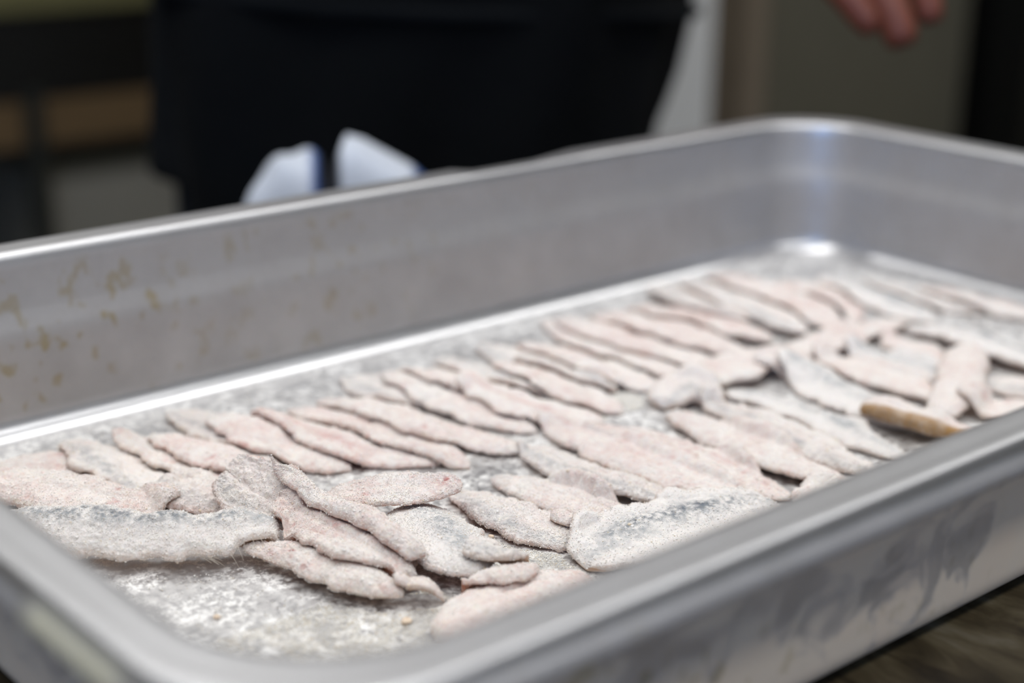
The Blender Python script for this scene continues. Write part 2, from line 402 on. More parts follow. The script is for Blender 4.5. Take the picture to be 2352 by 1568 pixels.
    # clumps near the edges
    D = D+.55*smooth01(au, .70, .95)*np.clip(vn(P3, 2.1, sd+16), 0, 1)+.7*np.clip(vn(P3, 4, sd+18)-.35, 0, 1)*np.abs(vn(P3, 1.0, sd+19))*2
    if kind in 'G': D = D*1.25
    if any(q in label for q in ('ragged', 'scrap', 'crumbly', 'torn', 'lumpy')): D = D*1.5
    P3 = P3+N*(D*amp)[..., None]*(.8 if w > 8 else .5)
    hh = Hs(P3[..., 0], P3[..., 1]); P3[..., 2] = np.where(top[None] > 0, P3[..., 2], np.maximum(P3[..., 2], hh+.02))
    # colour of the thing itself
    n1 = vn(P3, 7, sd+21)*.5+vn(P3, 2.6, sd+22)*.5; n2 = vn(P3, .9, sd+23); n3 = vn(P3, 12, sd+24)
    pk = np.clip(.17+.30*n1+.22*n3+.16*n2, 0, .8)
    if kind == 'G': pk = pk*.55
    if kind == 'S': pk = pk*.35
    if 'rosy' in label or 'pink' in label: pk = np.clip(pk*1.2+.05, 0, .85)
    Cc = FLOUR[None, None]*(1-pk[..., None])+PINK*pk[..., None]
    k = np.clip(vn(P3, 1.5, sd+61)*.8+vn(P3, .7, sd+62)*.5+.1, 0, 1)*.75; Cc = Cc*(1-k[..., None])+(FWH*.7+np.array(srgb(240, 222, 190)[:3])*.3)*k[..., None]
    if kind in 'SG':
        c0 = .15 if kind == 'S' else -.55; wd = .42 if kind == 'S' else .3
        band = np.exp(-((U[None]-c0-.12*vn(ip, 18, sd+30)[:, None])/wd)**2)
        k = band*np.clip(.52+.55*n1+.5*n2, 0, 1)*(.72 if kind == 'S' else .55)
        k = k*smooth01(prf, .1, .5)[:, None]
        if kind == 'S': Cc = Cc*.6+FWH*.4
        Cc = Cc*(1-k[..., None])+SILV*k[..., None]
        if 'navy' in label or 'blue' in label or 'grey skin along' in label:
            bw = .30 if 'long silver' in label else .17
            k = np.exp(-((U[None]-(.3 if bw > .2 else .28))/bw)**2)*np.clip(.42+.9*n2+.6*n1, 0, 1)*(.55 if bw > .2 else .72)*smooth01(s, .1, .3)[:, None]*(1-smooth01(s, .75, .95))[:, None]
            Cc = Cc*(1-k[..., None])+NAVY*k[..., None]
    if 'red line' in label or 'rosy pink stripe' in label or 'red edge' in label:
        c0 = .35 if 'red line' in label else .0; ww = .05 if 'red line' in label else .28
        k = np.exp(-((U[None]-c0)/ww)**2)*np.clip(.55+.7*n1, 0, 1)*(1-smooth01(s, .6, .85))[:, None]
        Cc = Cc*(1-.6*k[..., None])+(ROSE*.6)*k[..., None]
    if 'reddish tip' in label:
        k = np.exp(-((s-.88)/.08)**2)[:, None]*np.exp(-((U[None]+.0)/.5)**2)*np.clip(.5+.9*n2+.3*n1, 0, 1)*.8
        Cc = Cc*(1-k[..., None])+(RED*.5+ROSE*.5)*k[..., None]
    if 'red speck' in label:
        k = np.exp(-((s-.30)/.022)**2)[:, None]*np.exp(-((U[None]+.15)/.16)**2)*1.0
        Cc = Cc*(1-k[..., None])+RED*k[..., None]
    k = np.clip(vn(P3, 3.1, sd+40)-.62, 0, 1)*1.3*(kind == 'F'); Cc = Cc*(1-k[..., None])+ROSE*k[..., None]
    # bare flesh on the underside; warm subsurface edge shade painted in as well
    u_ = np.where(top[None] > 0, smooth01(au, .88, .99)*.25, .85)+0*Cc[..., 0]
    u_ = np.clip(u_*(1+.5*n2), 0, 1)
    tc = BROWN if kind == 'B' else (FOLD if 'pile' in label else TAN)  # red-brown shade of the folds goes into the pile fillets' colour
    Cc = Cc*(1-u_[..., None])+tc*u_[..., None]
    if kind == 'B':
        k = smooth01(-U, .4, .85)[None]*np.clip(.8+.3*n1, 0, 1)*top[None]; Cc = Cc*(1-k[..., None])+BROWN*k[..., None]
    Vv = P3.reshape(-1, 3)/1000
    i = np.arange(ns-1)[:, None]; j = np.arange(K)[None]; j2 = (j+1) % K
    Fq = np.stack([(i*K+j)+0*j, i*K+j2+0*j, (i+1)*K+j2, (i+1)*K+j], -1).reshape(-1, 4)
    V2 = np.vstack([Vv, P3[0].mean(0)/1000, P3[-1].mean(0)/1000]); c1 = len(Vv); c2 = c1+1
    jj = np.arange(K); F3 = np.vstack([np.stack([jj*0+c1, (jj+1) % K, jj], 1), np.stack([jj*0+c2, (ns-1)*K+jj, (ns-1)*K+(jj+1) % K], 1)])
    org = np.array([xy[ns//2, 0]/1000, xy[ns//2, 1]/1000, P3[ns//2, :, 2].min()/1000])
    me = mesh_np('fillet', V2-org, [Fq, F3])
    Ca = np.vstack([Cc.reshape(-1, 3), Cc[0].mean(0), Cc[-1].mean(0)])
    setcol(me, Ca)
    bm = bmesh.new(); bm.from_mesh(me); bmesh.ops.recalc_face_normals(bm, faces=bm.faces); bm.to_mesh(me); bm.free()
    o = link('fish_fillet', me, M_FISH); o.location = (org[0], org[1], org[2]+OZ)
    tag(o, label, 'fish', GRP)
    # update height field
    Pt = P3[:, :nu].reshape(-1, 3)
    sub = 1
    a = np.clip(np.round(Pt[:, 0]/GS).astype(int), 0, GX-1); b = np.clip(np.round(Pt[:, 1]/GS).astype(int), 0, GY-1)
    tmp = np.full_like(HF, -1e3); np.maximum.at(tmp, (a, b), Pt[:, 2])
    for _ in range(2 if res == 'l' else 1): tmp = np.maximum(tmp, dil(dil(tmp, 1, 0), 1, 1)-.02)
    np.maximum(HF, tmp, out=HF)
    if res != 'l':
        area = Ln*w*.75; cnt = int(area*(8.5 if res == 'h' else 1.8))
        ii = rng.integers(0, ns-1, cnt); jx = rng.integers(0, nu, cnt)
        # favour the rim of the fillet a little
        m_ = rng.random(cnt) < .18; jx[m_] = np.where(rng.random(m_.sum()) < .5, rng.integers(0, max(2, nu//12), m_.sum()), nu-1-rng.integers(0, max(2, nu//12), m_.sum()))
        Pg = P3[ii, jx]+N[ii, jx]*rng.uniform(.02, .16, (cnt, 1))+rng.normal(0, cell*.35, (cnt, 3))*np.array([1, 1, .15]); cl = vn(Pg, 2.2, sd+50)+.6*vn(Pg, 6, sd+51)
        keep = cl > -.55; Pg = Pg[keep]; cg = Cc[ii, jx][keep]
        rad = (.09+.12*rng.random(len(Pg))**2+.04*np.clip(cl[keep], 0, 1))*(1 if res == 'h' else 1.35)
        big = rng.random(len(Pg)) < .012; rad = np.where(big, rad*rng.uniform(1.8, 3.0, len(Pg)), rad)
        mixf = rng.uniform(.35, .95, (len(Pg), 1))*np.where((cg[:, :1]-cg[:, 1:2]) > .2, .25, 1); wv = np.where(rng.random((len(Pg), 1)) < .08, np.array([srgb(236, 218, 186)[:3]]), FWH[None]*1.0)
        grains('flour_coating', Pg/1000-org, rad/1000, M_FGRAIN, o, cg*(1-mixf)+wv*mixf)['kind'] = 'stuff'
    return o, P3, N, nu
n = NT('coating_grains'); a = n.n.new('ShaderNodeAttribute'); a.attribute_name = 'col'; n.set(base=a.outputs['Color'], rough=.8, spec=.35); M_FGRAIN = n.m
FISH = [
('F',15,3,'m',0.35,0.35,[(69.9, 278.7, 0, 0), (81.7, 272.5, 0, 0), (92.3, 266.7, 0, 0), (96.9, 245.8, 0, 0)],
 'floured pinkish fillet at far left of tray, half hidden behind long curved fillet', -0.47),
('G',14,3,'m',0.35,0.35,[(104.2, 284.8, 0, 0), (105.4, 271.5, 0, 0), (105.5, 247.8, 0, 0), (108.3, 227.8, 0, 0)],
 'floured fillet with beige tail pointing at long wall, second tail from left', -0.04),
('F',15,3,'m',0.35,0.35,[(116.5, 272.2, 6, 0), (121.1, 262.2, 0.5, 0), (124.9, 240.6, 0, 0), (128.5, 215.9, 0, 0)],
 'floured fillet whose thin tail stands up near the long wall, third from left', -0.28),
('F',14,3,'m',0.35,0.35,[(126.9, 264.1, 0, 0), (131.2, 245.9, 0, 0), (138.5, 228.3, 0, 0), (139.5, 209.3, 0, 0)],
 'pale floured fillet lying between upright tail and pile of fillets', 0.05),
('G',14,3.2,'m',0.5,0.35,[(145.1, 285.3, 1, 0), (147.6, 274.1, 0, 0), (151.1, 257.1, 0, 0), (156.1, 240.3, 0, 0)],
 'floured fillet with smooth beige tail curling up beside bright corner of tray', 0.08),
('F',15,3.2,'m',0.35,0.35,[(150.9, 265.1, 0, 0), (153.8, 244.7, 0, 0), (156.6, 222.8, 0, 0), (164.1, 208.8, 0, 0)],
 'pinkish white floured fillet directly behind the raised pile, closest to it', -0.71),
('F',15,3.2,'m',0.35,0.35,[(166.3, 264.6, 0.5, 0), (170.5, 238.3, 1, 0), (175.1, 212.1, 1, 0), (189.2, 195.2, 0, 0)],
 'floured fillet with rosy pink stripe along back, behind the pile', -0.78),
('F',15,3,'m',0.35,0.35,[(180.2, 261.1, 0, 0), (187.9, 240.2, 0, 0), (191.5, 214.9, 0, 0), (195.7, 188.5, 0, 0)],
 'floured fillet right of the rosy striped one, tip pointing at gap', 0.37),
('F',16,3.2,'m',0.35,0.35,[(193.2, 261.6, 0, 0), (201.4, 238.2, 0.5, 0), (206.2, 209.8, 1, 0), (215.3, 185.8, 1, 0)],
 'wide floured fillet ending in a lifted rounded tip above bare gap', -0.44),
('G',14,3,'l',0.35,0.35,[(214.5, 279.2, 0, 0), (216.2, 269.2, 0, 0), (218.7, 256.3, 0, 0), (221.7, 239.4, 0, 0)],
 'floured fillet with brown shadowed tail at the long wall, mid tray', -0.47),
('F',14,3,'m',0.35,0.35,[(222.3, 264.4, 0, 0), (225.2, 246.5, 0.5, 0), (227.8, 219.8, 1, 0), (233.4, 197.4, 0, 0)],
 'cream floured fillet with narrow pointed tip beside the bare gap', 0.59),
('F',15,3,'l',0.35,0.35,[(232.8, 269.7, 0, 0), (238.5, 255.8, 0, 0), (245.2, 238.3, 0, 0), (251.6, 221.3, 0, 0)],
 'blurred pale fillet behind the narrow pointed cream one', -0.14),
('F',16,3.5,'l',0.35,0.35,[(237.0, 237.2, 1, 0), (239.4, 219.1, 1.5, 0), (246.5, 203.8, 1, 0), (256.9, 187.9, 0, 0)],
 'floured fillet with red edge and deep shadow under its lifted side', 0.37),
('G',14,3,'l',0.35,0.35,[(254.7, 273.1, 0, 0), (254.7, 252.4, 0, 0), (258.0, 231.1, 0, 0), (265.3, 210.5, 0, 0)],
 'floured fillet with grey tail against wall, left of two dark tails', -0.13),
('F',15,3,'l',0.35,0.35,[(261.5, 245.2, 0.5, 0), (264.7, 224.1, 0.5, 0), (266.8, 207.5, 0.5, 0), (269.5, 191.0, 0.5, 0)],
 'floured fillet ending in round blurred tip beside snowy flour patch', 0.09),
('G',14,3.5,'l',0.35,0.35,[(277.5, 274.8, 1, 0), (278.7, 255.0, 0, 0), (279.9, 231.3, 0, 0), (284.0, 209.4, 0, 0)],
 'floured fillet whose taupe tail rises like a fin at the wall', -0.59),
('F',15,3,'l',0.35,0.35,[(289.4, 264.8, 0, 0), (293.9, 244.1, 0, 0), (294.8, 220.6, 0, 0), (297.3, 199.9, 0, 0)],
 'pale blurred fillet ending at lumpy edge of flour patch', 0.09),
('F',15,3,'l',0.35,0.35,[(320.7, 283.5, 0.5, 0), (316.1, 257.9, 0, 0), (312.6, 229.3, 0, 0), (314.9, 203.4, 0, 0)],
 'blurred fillet whose tail tip starts at dark notch by wall', 0.42),
('F',16,3,'l',0.35,0.35,[(320.9, 276.2, 0, 0), (325.3, 252.3, 0.5, 0), (328.3, 223.4, 1, 0), (331.9, 199.0, 0.5, 0)],
 'large pale pink blurred fillet in middle of far row', -0.07),
('F',16,3.5,'l',0.35,0.35,[(341.0, 276.5, 0.5, 0), (343.9, 251.0, 1.5, 0), (345.6, 225.7, 2, 0), (352.7, 206.4, 1, 0)],
 'pink blurred fillet with reddish underside at its near tip', 0.24),
('F',15,3,'l',0.35,0.35,[(358.8, 273.6, 1, 0), (365.5, 254.4, 1.5, 0), (370.2, 231.5, 1.5, 0), (371.5, 209.9, 1.5, 0)],
 'pink fillet stacked just behind the one with reddish underside', 0.14),
('G',14,3,'l',0.35,0.35,[(394.4, 292.4, 1, 0), (385.9, 268.8, 2, 12), (385.4, 252.8, 1, 12), (379.3, 230.1, 1, 0)],
 'beige fillet with folded raised edge and dark line beneath, far tray', -0.71),
('G',14,3.5,'l',0.35,0.35,[(409.4, 288.3, 0, 0), (402.8, 258.6, 1, 0), (395.5, 230.0, 2, 0), (388.7, 206.0, 3, 0)],
 'grey blurred fillet with drooping rounded end, beside beige folded one', 0.26),
('F',16,3.5,'l',0.35,0.35,[(424.2, 286.0, 1, 0), (421.1, 257.1, 2, 0), (415.6, 227.8, 2, 0), (405.5, 200.6, 2, 0)],
 'long rosy blurred fillet nearest the far tray corner', 0.03),
('F',13,3,'l',0.35,0.35,[(444.8, 262.0, 0, 0), (441.8, 244.4, 0.5, 0), (435.0, 224.3, 0.5, 0), (424.8, 206.5, 0.5, 0)],
 'small blurred fillet with orange tip beside long rosy one', -0.38),
('S',16,3,'l',0.35,0.35,[(465.0, 255.0, 0.5, 0), (460.1, 234.5, 0.5, 0), (454.6, 208.9, 0.5, 0), (447.9, 186.0, 0.5, 0)],
 'silvery blurred fillet starting right under far corner highlights', -0.76),
('G',14,3,'l',0.35,0.35,[(473.6, 235.1, 0, 0), (471.7, 214.5, 0, 0), (472.7, 196.8, 0, 0), (477.9, 180.4, 0, 0)],
 'blurred beige fillet lying along the short end wall', 0.41),
('F',13,3,'l',0.35,0.35,[(480.8, 211.8, 0, 0), (484.5, 196.0, 0, 0), (486.8, 177.6, 0, 0), (487.7, 156.8, 0, 0)],
 'pale blurred fillet against short end wall, furthest right', -0.14),
('S',26,3.5,'l',0.35,0.35,[(430.5, 181.1, 1, 0), (433.9, 163.4, 2, 4), (430.4, 140.9, 3, 4), (424.6, 112.1, 3, 4)],
 'big wide open fillet with silver and navy skin at right edge', 0.21),
('F',14,3.2,'l',0.35,0.35,[(349.0, 187.0, 0.5, 0), (372.4, 189.8, 2, 0), (399.6, 189.6, 2, 0), (434.0, 190.2, 0.5, 0)],
 'floured fillet lying crosswise, pointing up to the big silver fillet', 0.43),
('F',14,3.2,'l',0.35,0.35,[(305.5, 188.3, 1, 0), (319.8, 188.0, 2, 0), (336.7, 191.2, 2, 0), (357.5, 197.8, 1, 0)],
 'shorter crosswise fillet with dark shadow below, middle of tray', 0.2),
('G',12,5,'l',0.7,0.7,[(286.0, 182.3, 1, 0), (297.7, 187.1, 1, 0), (303.7, 184.1, 1, 0), (300.6, 174.7, 1, 0)],
 'ragged yellowish floured fish scrap left of shorter crosswise fillet', 0.49),
('G',14,3,'l',0.35,0.35,[(398.5, 127.0, 0, 0), (401.2, 117.4, 0, 0), (406.4, 104.1, 0, 0), (410.3, 92.2, 0, 0)],
 'grey shaded fillet lying under the big silver fillet', -0.25),
('F',15,3,'l',0.35,0.35,[(411.6, 179.0, 0, 0), (410.2, 169.4, 0, 0), (408.9, 160.1, 0, 0), (403.1, 147.8, 0, 0)],
 'small pale fillet under left end of big silver fillet', 0.32),
('S',14,3,'l',0.35,0.35,[(387.8, 180.2, 0, 0), (388.6, 165.9, 0, 0), (389.8, 150.4, 0, 0), (390.7, 133.2, 0, 0)],
 'thin bluish white fillet passing under the upright slab of fish', -0.18),
('F',15,3,'l',0.35,0.35,[(370.6, 181.6, 0.5, 0), (371.5, 161.2, 0.5, 0), (370.3, 140.2, 0.5, 0), (368.0, 119.4, 0.5, 0)],
 'pinkish fillet running beneath the upright slab from the left', 0.51),
('F',15,3,'l',0.35,0.35,[(339.1, 185.4, 0, 0), (347.6, 181.9, 0, 0), (352.2, 175.1, 0, 0), (350.9, 163.5, 0, 0)],
 'small pale scrap of fish between crosswise fillet and white ones', 0.43),
('F',18,3.2,'l',0.9,0.8,[(411.6, 141.9, 5, 0), (392.5, 130.4, 6, 0), (374.4, 120.6, 5, 0), (355.9, 113.9, 2, 0)],
 'thick rectangular slab of fish pointing toward the near rim', -0.66),
('F',14,3.2,'l',0.35,0.35,[(368.4, 115.2, 2, 0), (372.3, 105.9, 1, 0), (379.1, 96.0, 1, 0), (385.4, 82.6, 1, 0)],
 'pale pink fillet with hooked tip at right edge by near rim', -0.61),
('S',15,3,'l',0.35,0.35,[(347.0, 179.2, 0, 0), (345.2, 158.9, 0, 0), (342.9, 137.1, 0, 0), (338.3, 118.5, 0, 0)],
 'white dusty fillet with faint silver streak, left of browned one', -0.5),
('B',14,6,'l',0.35,0.35,[(334.3, 130.9, 2, 8), (334.7, 116.3, 2.5, 12), (338.3, 104.3, 2, 10), (342.1, 92.0, 1, 4)],
 'fillet tipped up to show its golden brown underside near rim', 0.55),
('S',15,3,'m',0.35,0.35,[(314.2, 175.7, 0.5, 0), (317.2, 154.1, 1, 0), (314.3, 126.4, 1, 0), (312.3, 100.7, 0, 0)],
 'clean silvery white fillet between two dusty ones near rim', -0.19),
('G',15,3.5,'m',0.35,0.35,[(298.5, 173.8, 1, 0), (297.0, 150.9, 1.5, 0), (294.3, 123.4, 1, 0), (293.4, 98.2, 0, 0)],
 'lumpy dusty fillet with ragged scraps at its upper end', 0.08),
('F',16,3.4,'m',0.35,0.35,[(281.7, 173.8, 0, 0), (278.2, 144.1, 1, 0), (275.0, 116.6, 1.5, 0), (279.6, 97.5, 0.5, 0)],
 'long smooth pale fillet ending in sharp tip beside near rim', -0.38),
('F',19,3,'m',0.35,0.35,[(250.2, 183.5, 0.5, 0), (256.8, 164.2, 0.3, 0), (257.0, 136.3, 0.5, 0), (257.1, 104.9, 0.3, 0)],
 'broad pink fillet with thin red line along its back', -0.09),
('F',17,3.2,'m',0.35,0.35,[(239.3, 194.5, 0, 0), (240.6, 168.6, 0.5, 0), (240.8, 140.4, 1, 0), (243.9, 109.6, 0.3, 0)],
 'wide rosy fillet left of the one with red line', -0.26),
('G',16,3.6,'h',0.35,0.35,[(220.0, 186.8, 0.5, 0), (218.0, 163.4, 1.5, 0), (219.4, 138.6, 2.5, 6), (227.2, 113.3, 0.5, 4)],
 'crusty fillet with dark hollow beneath its right half', -0.31),
('F',15,3.2,'h',0.35,0.35,[(196.1, 172.4, 0, 0), (199.6, 153.3, 0.5, 0), (204.1, 134.3, 0.8, 0), (208.1, 116.3, 0.8, 0)],
 'leaf shaped floured fillet just left of the crusty one', 0.02),
('G',16,3.6,'h',0.35,0.35,[(178.2, 171.2, 0.5, 0), (179.4, 150.5, 1, 0), (180.9, 132.3, 1, 0), (184.1, 116.5, 0.2, 0)],
 'granular fillet with greenish grey left edge right of the pile', 0.02),
('F',6,3,'h',0.6,0.6,[(185.1, 132.2, 3, 0), (187.1, 128.6, 3, 0), (188.6, 125.4, 3, 0), (188.8, 122.2, 2, 0)],
 'small torn flap of floured fish on granular fillet', 0.47),
('F',9,3,'m',0.35,0.35,[(256.2, 97.5, 0, 0), (262.2, 97.8, 0, 0), (268.6, 97.8, 0, 0), (274.6, 97.4, 0, 0)],
 'short stubby fillet tip peeping above near rim', 0.15),
('S',30,3.4,'m',0.75,0.5,[(174.9, 105.1, 0.5, 0), (193.9, 107.0, 2, -3), (217.2, 103.1, 2.5, -3), (249.4, 98.5, 1, 0)],
 'wide butterflied fillet with silver grey skin along near rim', 0.5),
('F',19,4,'m',0.7,0.35,[(119.6, 101.4, 0, 0), (132.6, 102.2, 1, 0), (149.5, 102.3, 1, 0), (168.2, 99.8, 0.5, 0)],
 'soft blurred pink fillet half hidden behind near rim', 0.4),
('F',14,3,'h',0.6,0.35,[(138.9, 117.3, 0, 0), (143.6, 113.5, 0, 0), (150.0, 110.0, 0, 0), (158.2, 108.4, 0, 0)],
 'shadowed pink fillet under lower end of pile', 0.59),
('G',17,4.4,'h',0.85,0.6,[(112.1, 230.2, 1, 0), (113.1, 219.8, 2, 0), (114.1, 208.4, 2, 0), (117.7, 200.8, 0, 0)],
 'curled ragged scrap showing a grey skin pocket, left of pile', 0.14),
('F',20,4.6,'h',0.35,0.5,[(59.8, 284.6, 2, -8), (69.3, 257.0, 3, -10), (81.3, 234.5, 3, -10), (93.9, 219.9, 2.5, -8), (105.6, 210.7, 1, 0)],
 'long pink fillet curving in from left edge above silver one', -0.57),
('F',14,3,'h',0.35,0.35,[(133.8, 165.5, 1, 0), (133.7, 152.4, 1, 0), (133.4, 141.7, 1, 0), (131.7, 133.2, 1, 0)],
 'small brownish fillet tucked beneath the rolled one', 0.4),
('F',10,3.2,'h',0.4,0.55,[(102.3, 170.3, 5, -12), (109.6, 160.6, 4.5, -12), (113.5, 144.8, 4.5, -12), (117.9, 130.6, 4, -11), (122.1, 121.5, 3.2, -9)],
 'frontmost fillet with tiny red speck lying on flour', -0.5),
('F',5,2.4,'h',0.8,0.3,[(121.6, 124.8, 2, 0), (125.3, 122.8, 4.5, 0), (129.2, 119.3, 4, 0), (132.5, 116.5, 0.5, 0)],
 'thin frayed tail strip curling off end of frontmost fillet', 0.55),
('S',25,3.6,'h',0.7,0.3,[(154.0, 162.7, 5, 0), (151.5, 147.9, 6, 3), (147.7, 132.0, 6, 3), (143.3, 115.2, 5, 0)],
 'broad pale silver skinned fillet on right side of pile', -2),
('G',9,3.4,'h',0.9,0.3,[(145.9, 124.0, 6, 0), (149.2, 118.5, 6, 0), (152.2, 114.5, 5, 0), (157.7, 110.9, 4, 0)],
 'small knuckled fish scrap poking right from broad silver skinned fillet', 0.47),
('F',17,3.2,'h',0.5,0.35,[(136.2, 180.1, 7, -8), (146.6, 167.9, 9, -10), (156.7, 159.8, 10, -10), (169.4, 154.5, 12, -14)],
 'leaf shaped fillet with reddish tip resting on top of pile', 1.5),
('S',15,5.5,'h',0.6,0.82,[(45.7, 229.6, 5.5, -14), (58.9, 215.4, 6.5, -17), (75.5, 197.5, 7, -18), (92.3, 183.1, 6.5, -17), (104.9, 175.8, 6, -15), (115.7, 172.2, 5, -12)],
 'long silver blue skinned fillet at lower left with fine bones', -1.5),
('G',17,3.4,'h',0.8,0.6,[(118.1, 205.7, 11, -35), (118.5, 195.3, 8, -38), (120.5, 184.3, 7, -35), (123.1, 172.1, 5, -25)],
 'upright crumbly fillet leaning at left end of pile', 3),
('F',15,4.0,'h',0.7,0.35,[(121.0, 180.2, 9, -20), (122.1, 161.5, 8, -22), (124.0, 143.1, 7, -18), (130.9, 127.2, 4, -8)],
 'rolled pink fillet running diagonally down the pile', -4),
('F',11,4.6,'h',0.0,0.55,[(124.3, 188.8, 21, -15), (125.2, 184.5, 14, -25), (127.6, 169.5, 11.5, -25), (130.8, 150.3, 10.5, -20), (134.3, 127.7, 9, -5)],
 'tall folded fillet with upright tail crossing top of pile', -4),
]
made = {}
for i, f_ in enumerate(FISH):
    r_ = fillet(*f_, i); made[f_[7]] = r_

# fine bones sticking out of the long silver fillet and the long pink one
n = NT('fish_bone'); n.set(base=srgb(225, 215, 200), rough=.4, sss=.1); M_BONE = n.m
def bones(label, spots):
    o, P3, N, nu = made[label]
    for (s_, j_, dx, dy, dz, ln, r) in spots:
        i = int(s_*(P3.shape[0]-1)); j = int(j_*(nu-1)); p = P3[i, j]
        pts = [(p+np.array([dx, dy, dz])*ln*t+np.array([0, 0, -1])*ln*.25*t*t)/1000 for t in np.linspace(0, 1, 6)]
        pts = [Vector(q)+Vector((0, 0, OZ))-o.location for q in pts]
        tube('fine_bone', pts, [r/1000*(1-.6*t) for t in np.linspace(0, 1, 6)], M_BONE, o, 6)
LS = 'long silver blue skinned fillet at lower left with fine bones'
bones(LS, [(.86, .02, .1, -.6, -.7, 4.0, .09), (.88, .02, -.15, -.55, -.75, 3.8, .08), (.90, .03, .0, -.5, -.7, 3.4, .08), (.92, .03, .35, -.5, -.8, 3.6, .09), (.84, .02, .25, -.6, -.6, 4.2, .08), (.94, .04, .5, -.4, -.7, 2.4, .07),
           (.74, .02, .6, -.45, -.2, 7, .16), (.745, .02, .7, -.4, -.25, 8, .15), (.75, .02, .65, -.5, -.22, 7.5, .14), (.755, .03, .75, -.42, -.3, 8.5, .13), (.76, .02, .8, -.35, -.2, 7, .14)])
LP = 'long pink fillet curving in from left edge above silver one'
bones(LP, [(.45, .02, .9, -.35, .05, 7, .07), (.6, .02, .95, -.3, .0, 6, .07), (.35, .02, -.8, -.3, .2, 6, .06), (.72, .02, .9, .1, .1, 5, .07)])

# ------------------------------------------------------------------ loose flour on the tray floor
def scatter(n_, cx, cy, sx, sy, dens_s, thr, rmin, rmax, seed):
    x = rng.uniform(cx-sx, cx+sx, n_); y = rng.uniform(cy-sy, cy+sy, n_)
    P = np.stack([x, y, x*0], 1); d = vn(P, dens_s, seed)*.5+vn(P, dens_s/3, seed+1)*.35+vn(P, dens_s/9, seed+2)*.3
    k = (d > thr) & (x > 31) & (x < 499) & (y > 31) & (y < 294); P = P[k]; d = d[k]
    ins = (Hs(P[:, 0], P[:, 1]) < -61.4); P = P[ins]; d = d[ins]
    r = rmin+(rmax-rmin)*rng.random(len(P))**3
    hp = np.clip(d-thr, 0, 1)*.35*rng.random(len(P)); P[:, 2] = -61.84+r*.7+hp
    return P, r
S = [scatter(260000, 112, 85, 75, 52, 9, -.30, .06, .14, 5), scatter(90000, 110, 85, 70, 50, 8, -.02, .11, .28, 9),
     scatter(60000, 175, 115, 45, 45, 12, -.12, .07, .17, 12), scatter(40000, 270, 170, 230, 130, 20, -.1, .12, .30, 15), scatter(30000, 262, 205, 26, 16, 9, -.5, .12, .32, 21)]
P = np.vstack([a for a, b in S]); r = np.concatenate([b for a, b in S])
TET = np.array([(1, 1, 1), (1, -1, -1), (-1, 1, -1), (-1, -1, 1)], float)*.75; TF = np.array([(0, 1, 2), (0, 2, 3), (0, 3, 1), (1, 3, 2)])
Q_, _ = np.linalg.qr(rng.normal(size=(len(P), 3, 3)))
Vv = (TET[None]*rng.uniform(.7, 1.3, (len(P), 1, 3))) @ Q_*r[:, None, None]+P[:, None]
me = mesh_np('loose_flour', Vv.reshape(-1, 3)/1000, [(TF[None]+(np.arange(len(P))*4)[:, None, None]).reshape(-1, 3)])
fo = link('loose_flour', me, M_GRAIN, smooth=False); fo.location = (0, 0, OZ); tag(fo, 'white flour and crumbs strewn over the bottom of the steel tray', 'flour', kind='stuff')
# small lumps of damp flour
def lump(x, y, r_, label):
    k = 12; th = np.linspace(0, 2*np.pi, k*2, endpoint=False); ph = np.linspace(.05, np.pi-.05, k)
    D = np.stack([np.outer(np.sin(ph), np.cos(th)), np.outer(np.sin(ph), np.sin(th)), np.outer(np.cos(ph), np.ones_like(th))], -1)
    Pp = D*r_*(1+.3*vn(D*r_+x, r_*.8, 5)+.2*vn(D*r_+y, r_*.35, 6))[..., None]*np.array([1.1, 1, .7]); K = 2*k
    i = np.arange(k-1)[:, None]; j = np.arange(K)[None]; j2 = (j+1) % K
    Fq = np.stack([i*K+j, i*K+j2, (i+1)*K+j2, (i+1)*K+j], -1).reshape(-1, 4)
    me = mesh_np('flour_lump', Pp.reshape(-1, 3)/1000, [Fq])
    o = link('flour_lump', me, M_LUMP); o.location = (x/1000, y/1000, (-62+r_*.62)/1000+OZ); tag(o, label, 'crumb'); return o
n = NT('damp_flour'); n.set(base=n.mix(n.noise(1200, 2), srgb(224, 196, 168), srgb(240, 226, 206)), rough=.85); n.bump(n.noise(1800, 3), .5, .0004); M_LUMP = n.m
lump(117.3, 113.9, 1.3, 'small orange tinted flour lump near front edge of flour')
lump(80.2, 147.8, 0.9, 'tiny flour lump at left front of strewn flour')
lump(168.6, 140.0, 0.8, 'tiny flour crumb beside granular fillet')
lump(132.5, 148.7, 0.7, 'tiny pale crumb under pile')

# ------------------------------------------------------------------ towel bunched on the worktable behind the tray
n = NT('towel_cloth'); uv = n.n.new('ShaderNodeUVMap'); sp = n.n.new('ShaderNodeSeparateXYZ'); n.l(uv.outputs[0], sp.inputs[0])
WH = srgb(196, 202, 212); NV = srgb(12, 15, 26); BL = srgb(56, 84, 140)
n.set(base=n.ramp(sp.outputs[0], [(0, WH), (.27, WH), (.30, BL), (.325, NV), (.385, NV), (.41, WH), (.68, WH), (.71, BL), (1, BL)]), rough=.95)
n.bump(n.noise(900, 2), .4, .0006); M_TOWEL = n.m
na, nb_ = 70, 30
a = np.linspace(0, 1, na)[:, None]+np.zeros((1, nb_)); b = np.linspace(0, 1, nb_)[None]+np.zeros((na, 1))
O = np.array([.302, .497]); ra = np.array([.758, -.652])*.130; fb = np.array([.62, .72])*.060
lob1 = np.clip(1-((a-.21)/.22)**2, 0, 1)**.5; lob2 = np.interp(a, [0, .30, .345, .39, .45, .66, .74, .80], [0, 0, .75, 1, .98, .66, .45, 0])
valley = np.exp(-((a-.325)/.022)**2)
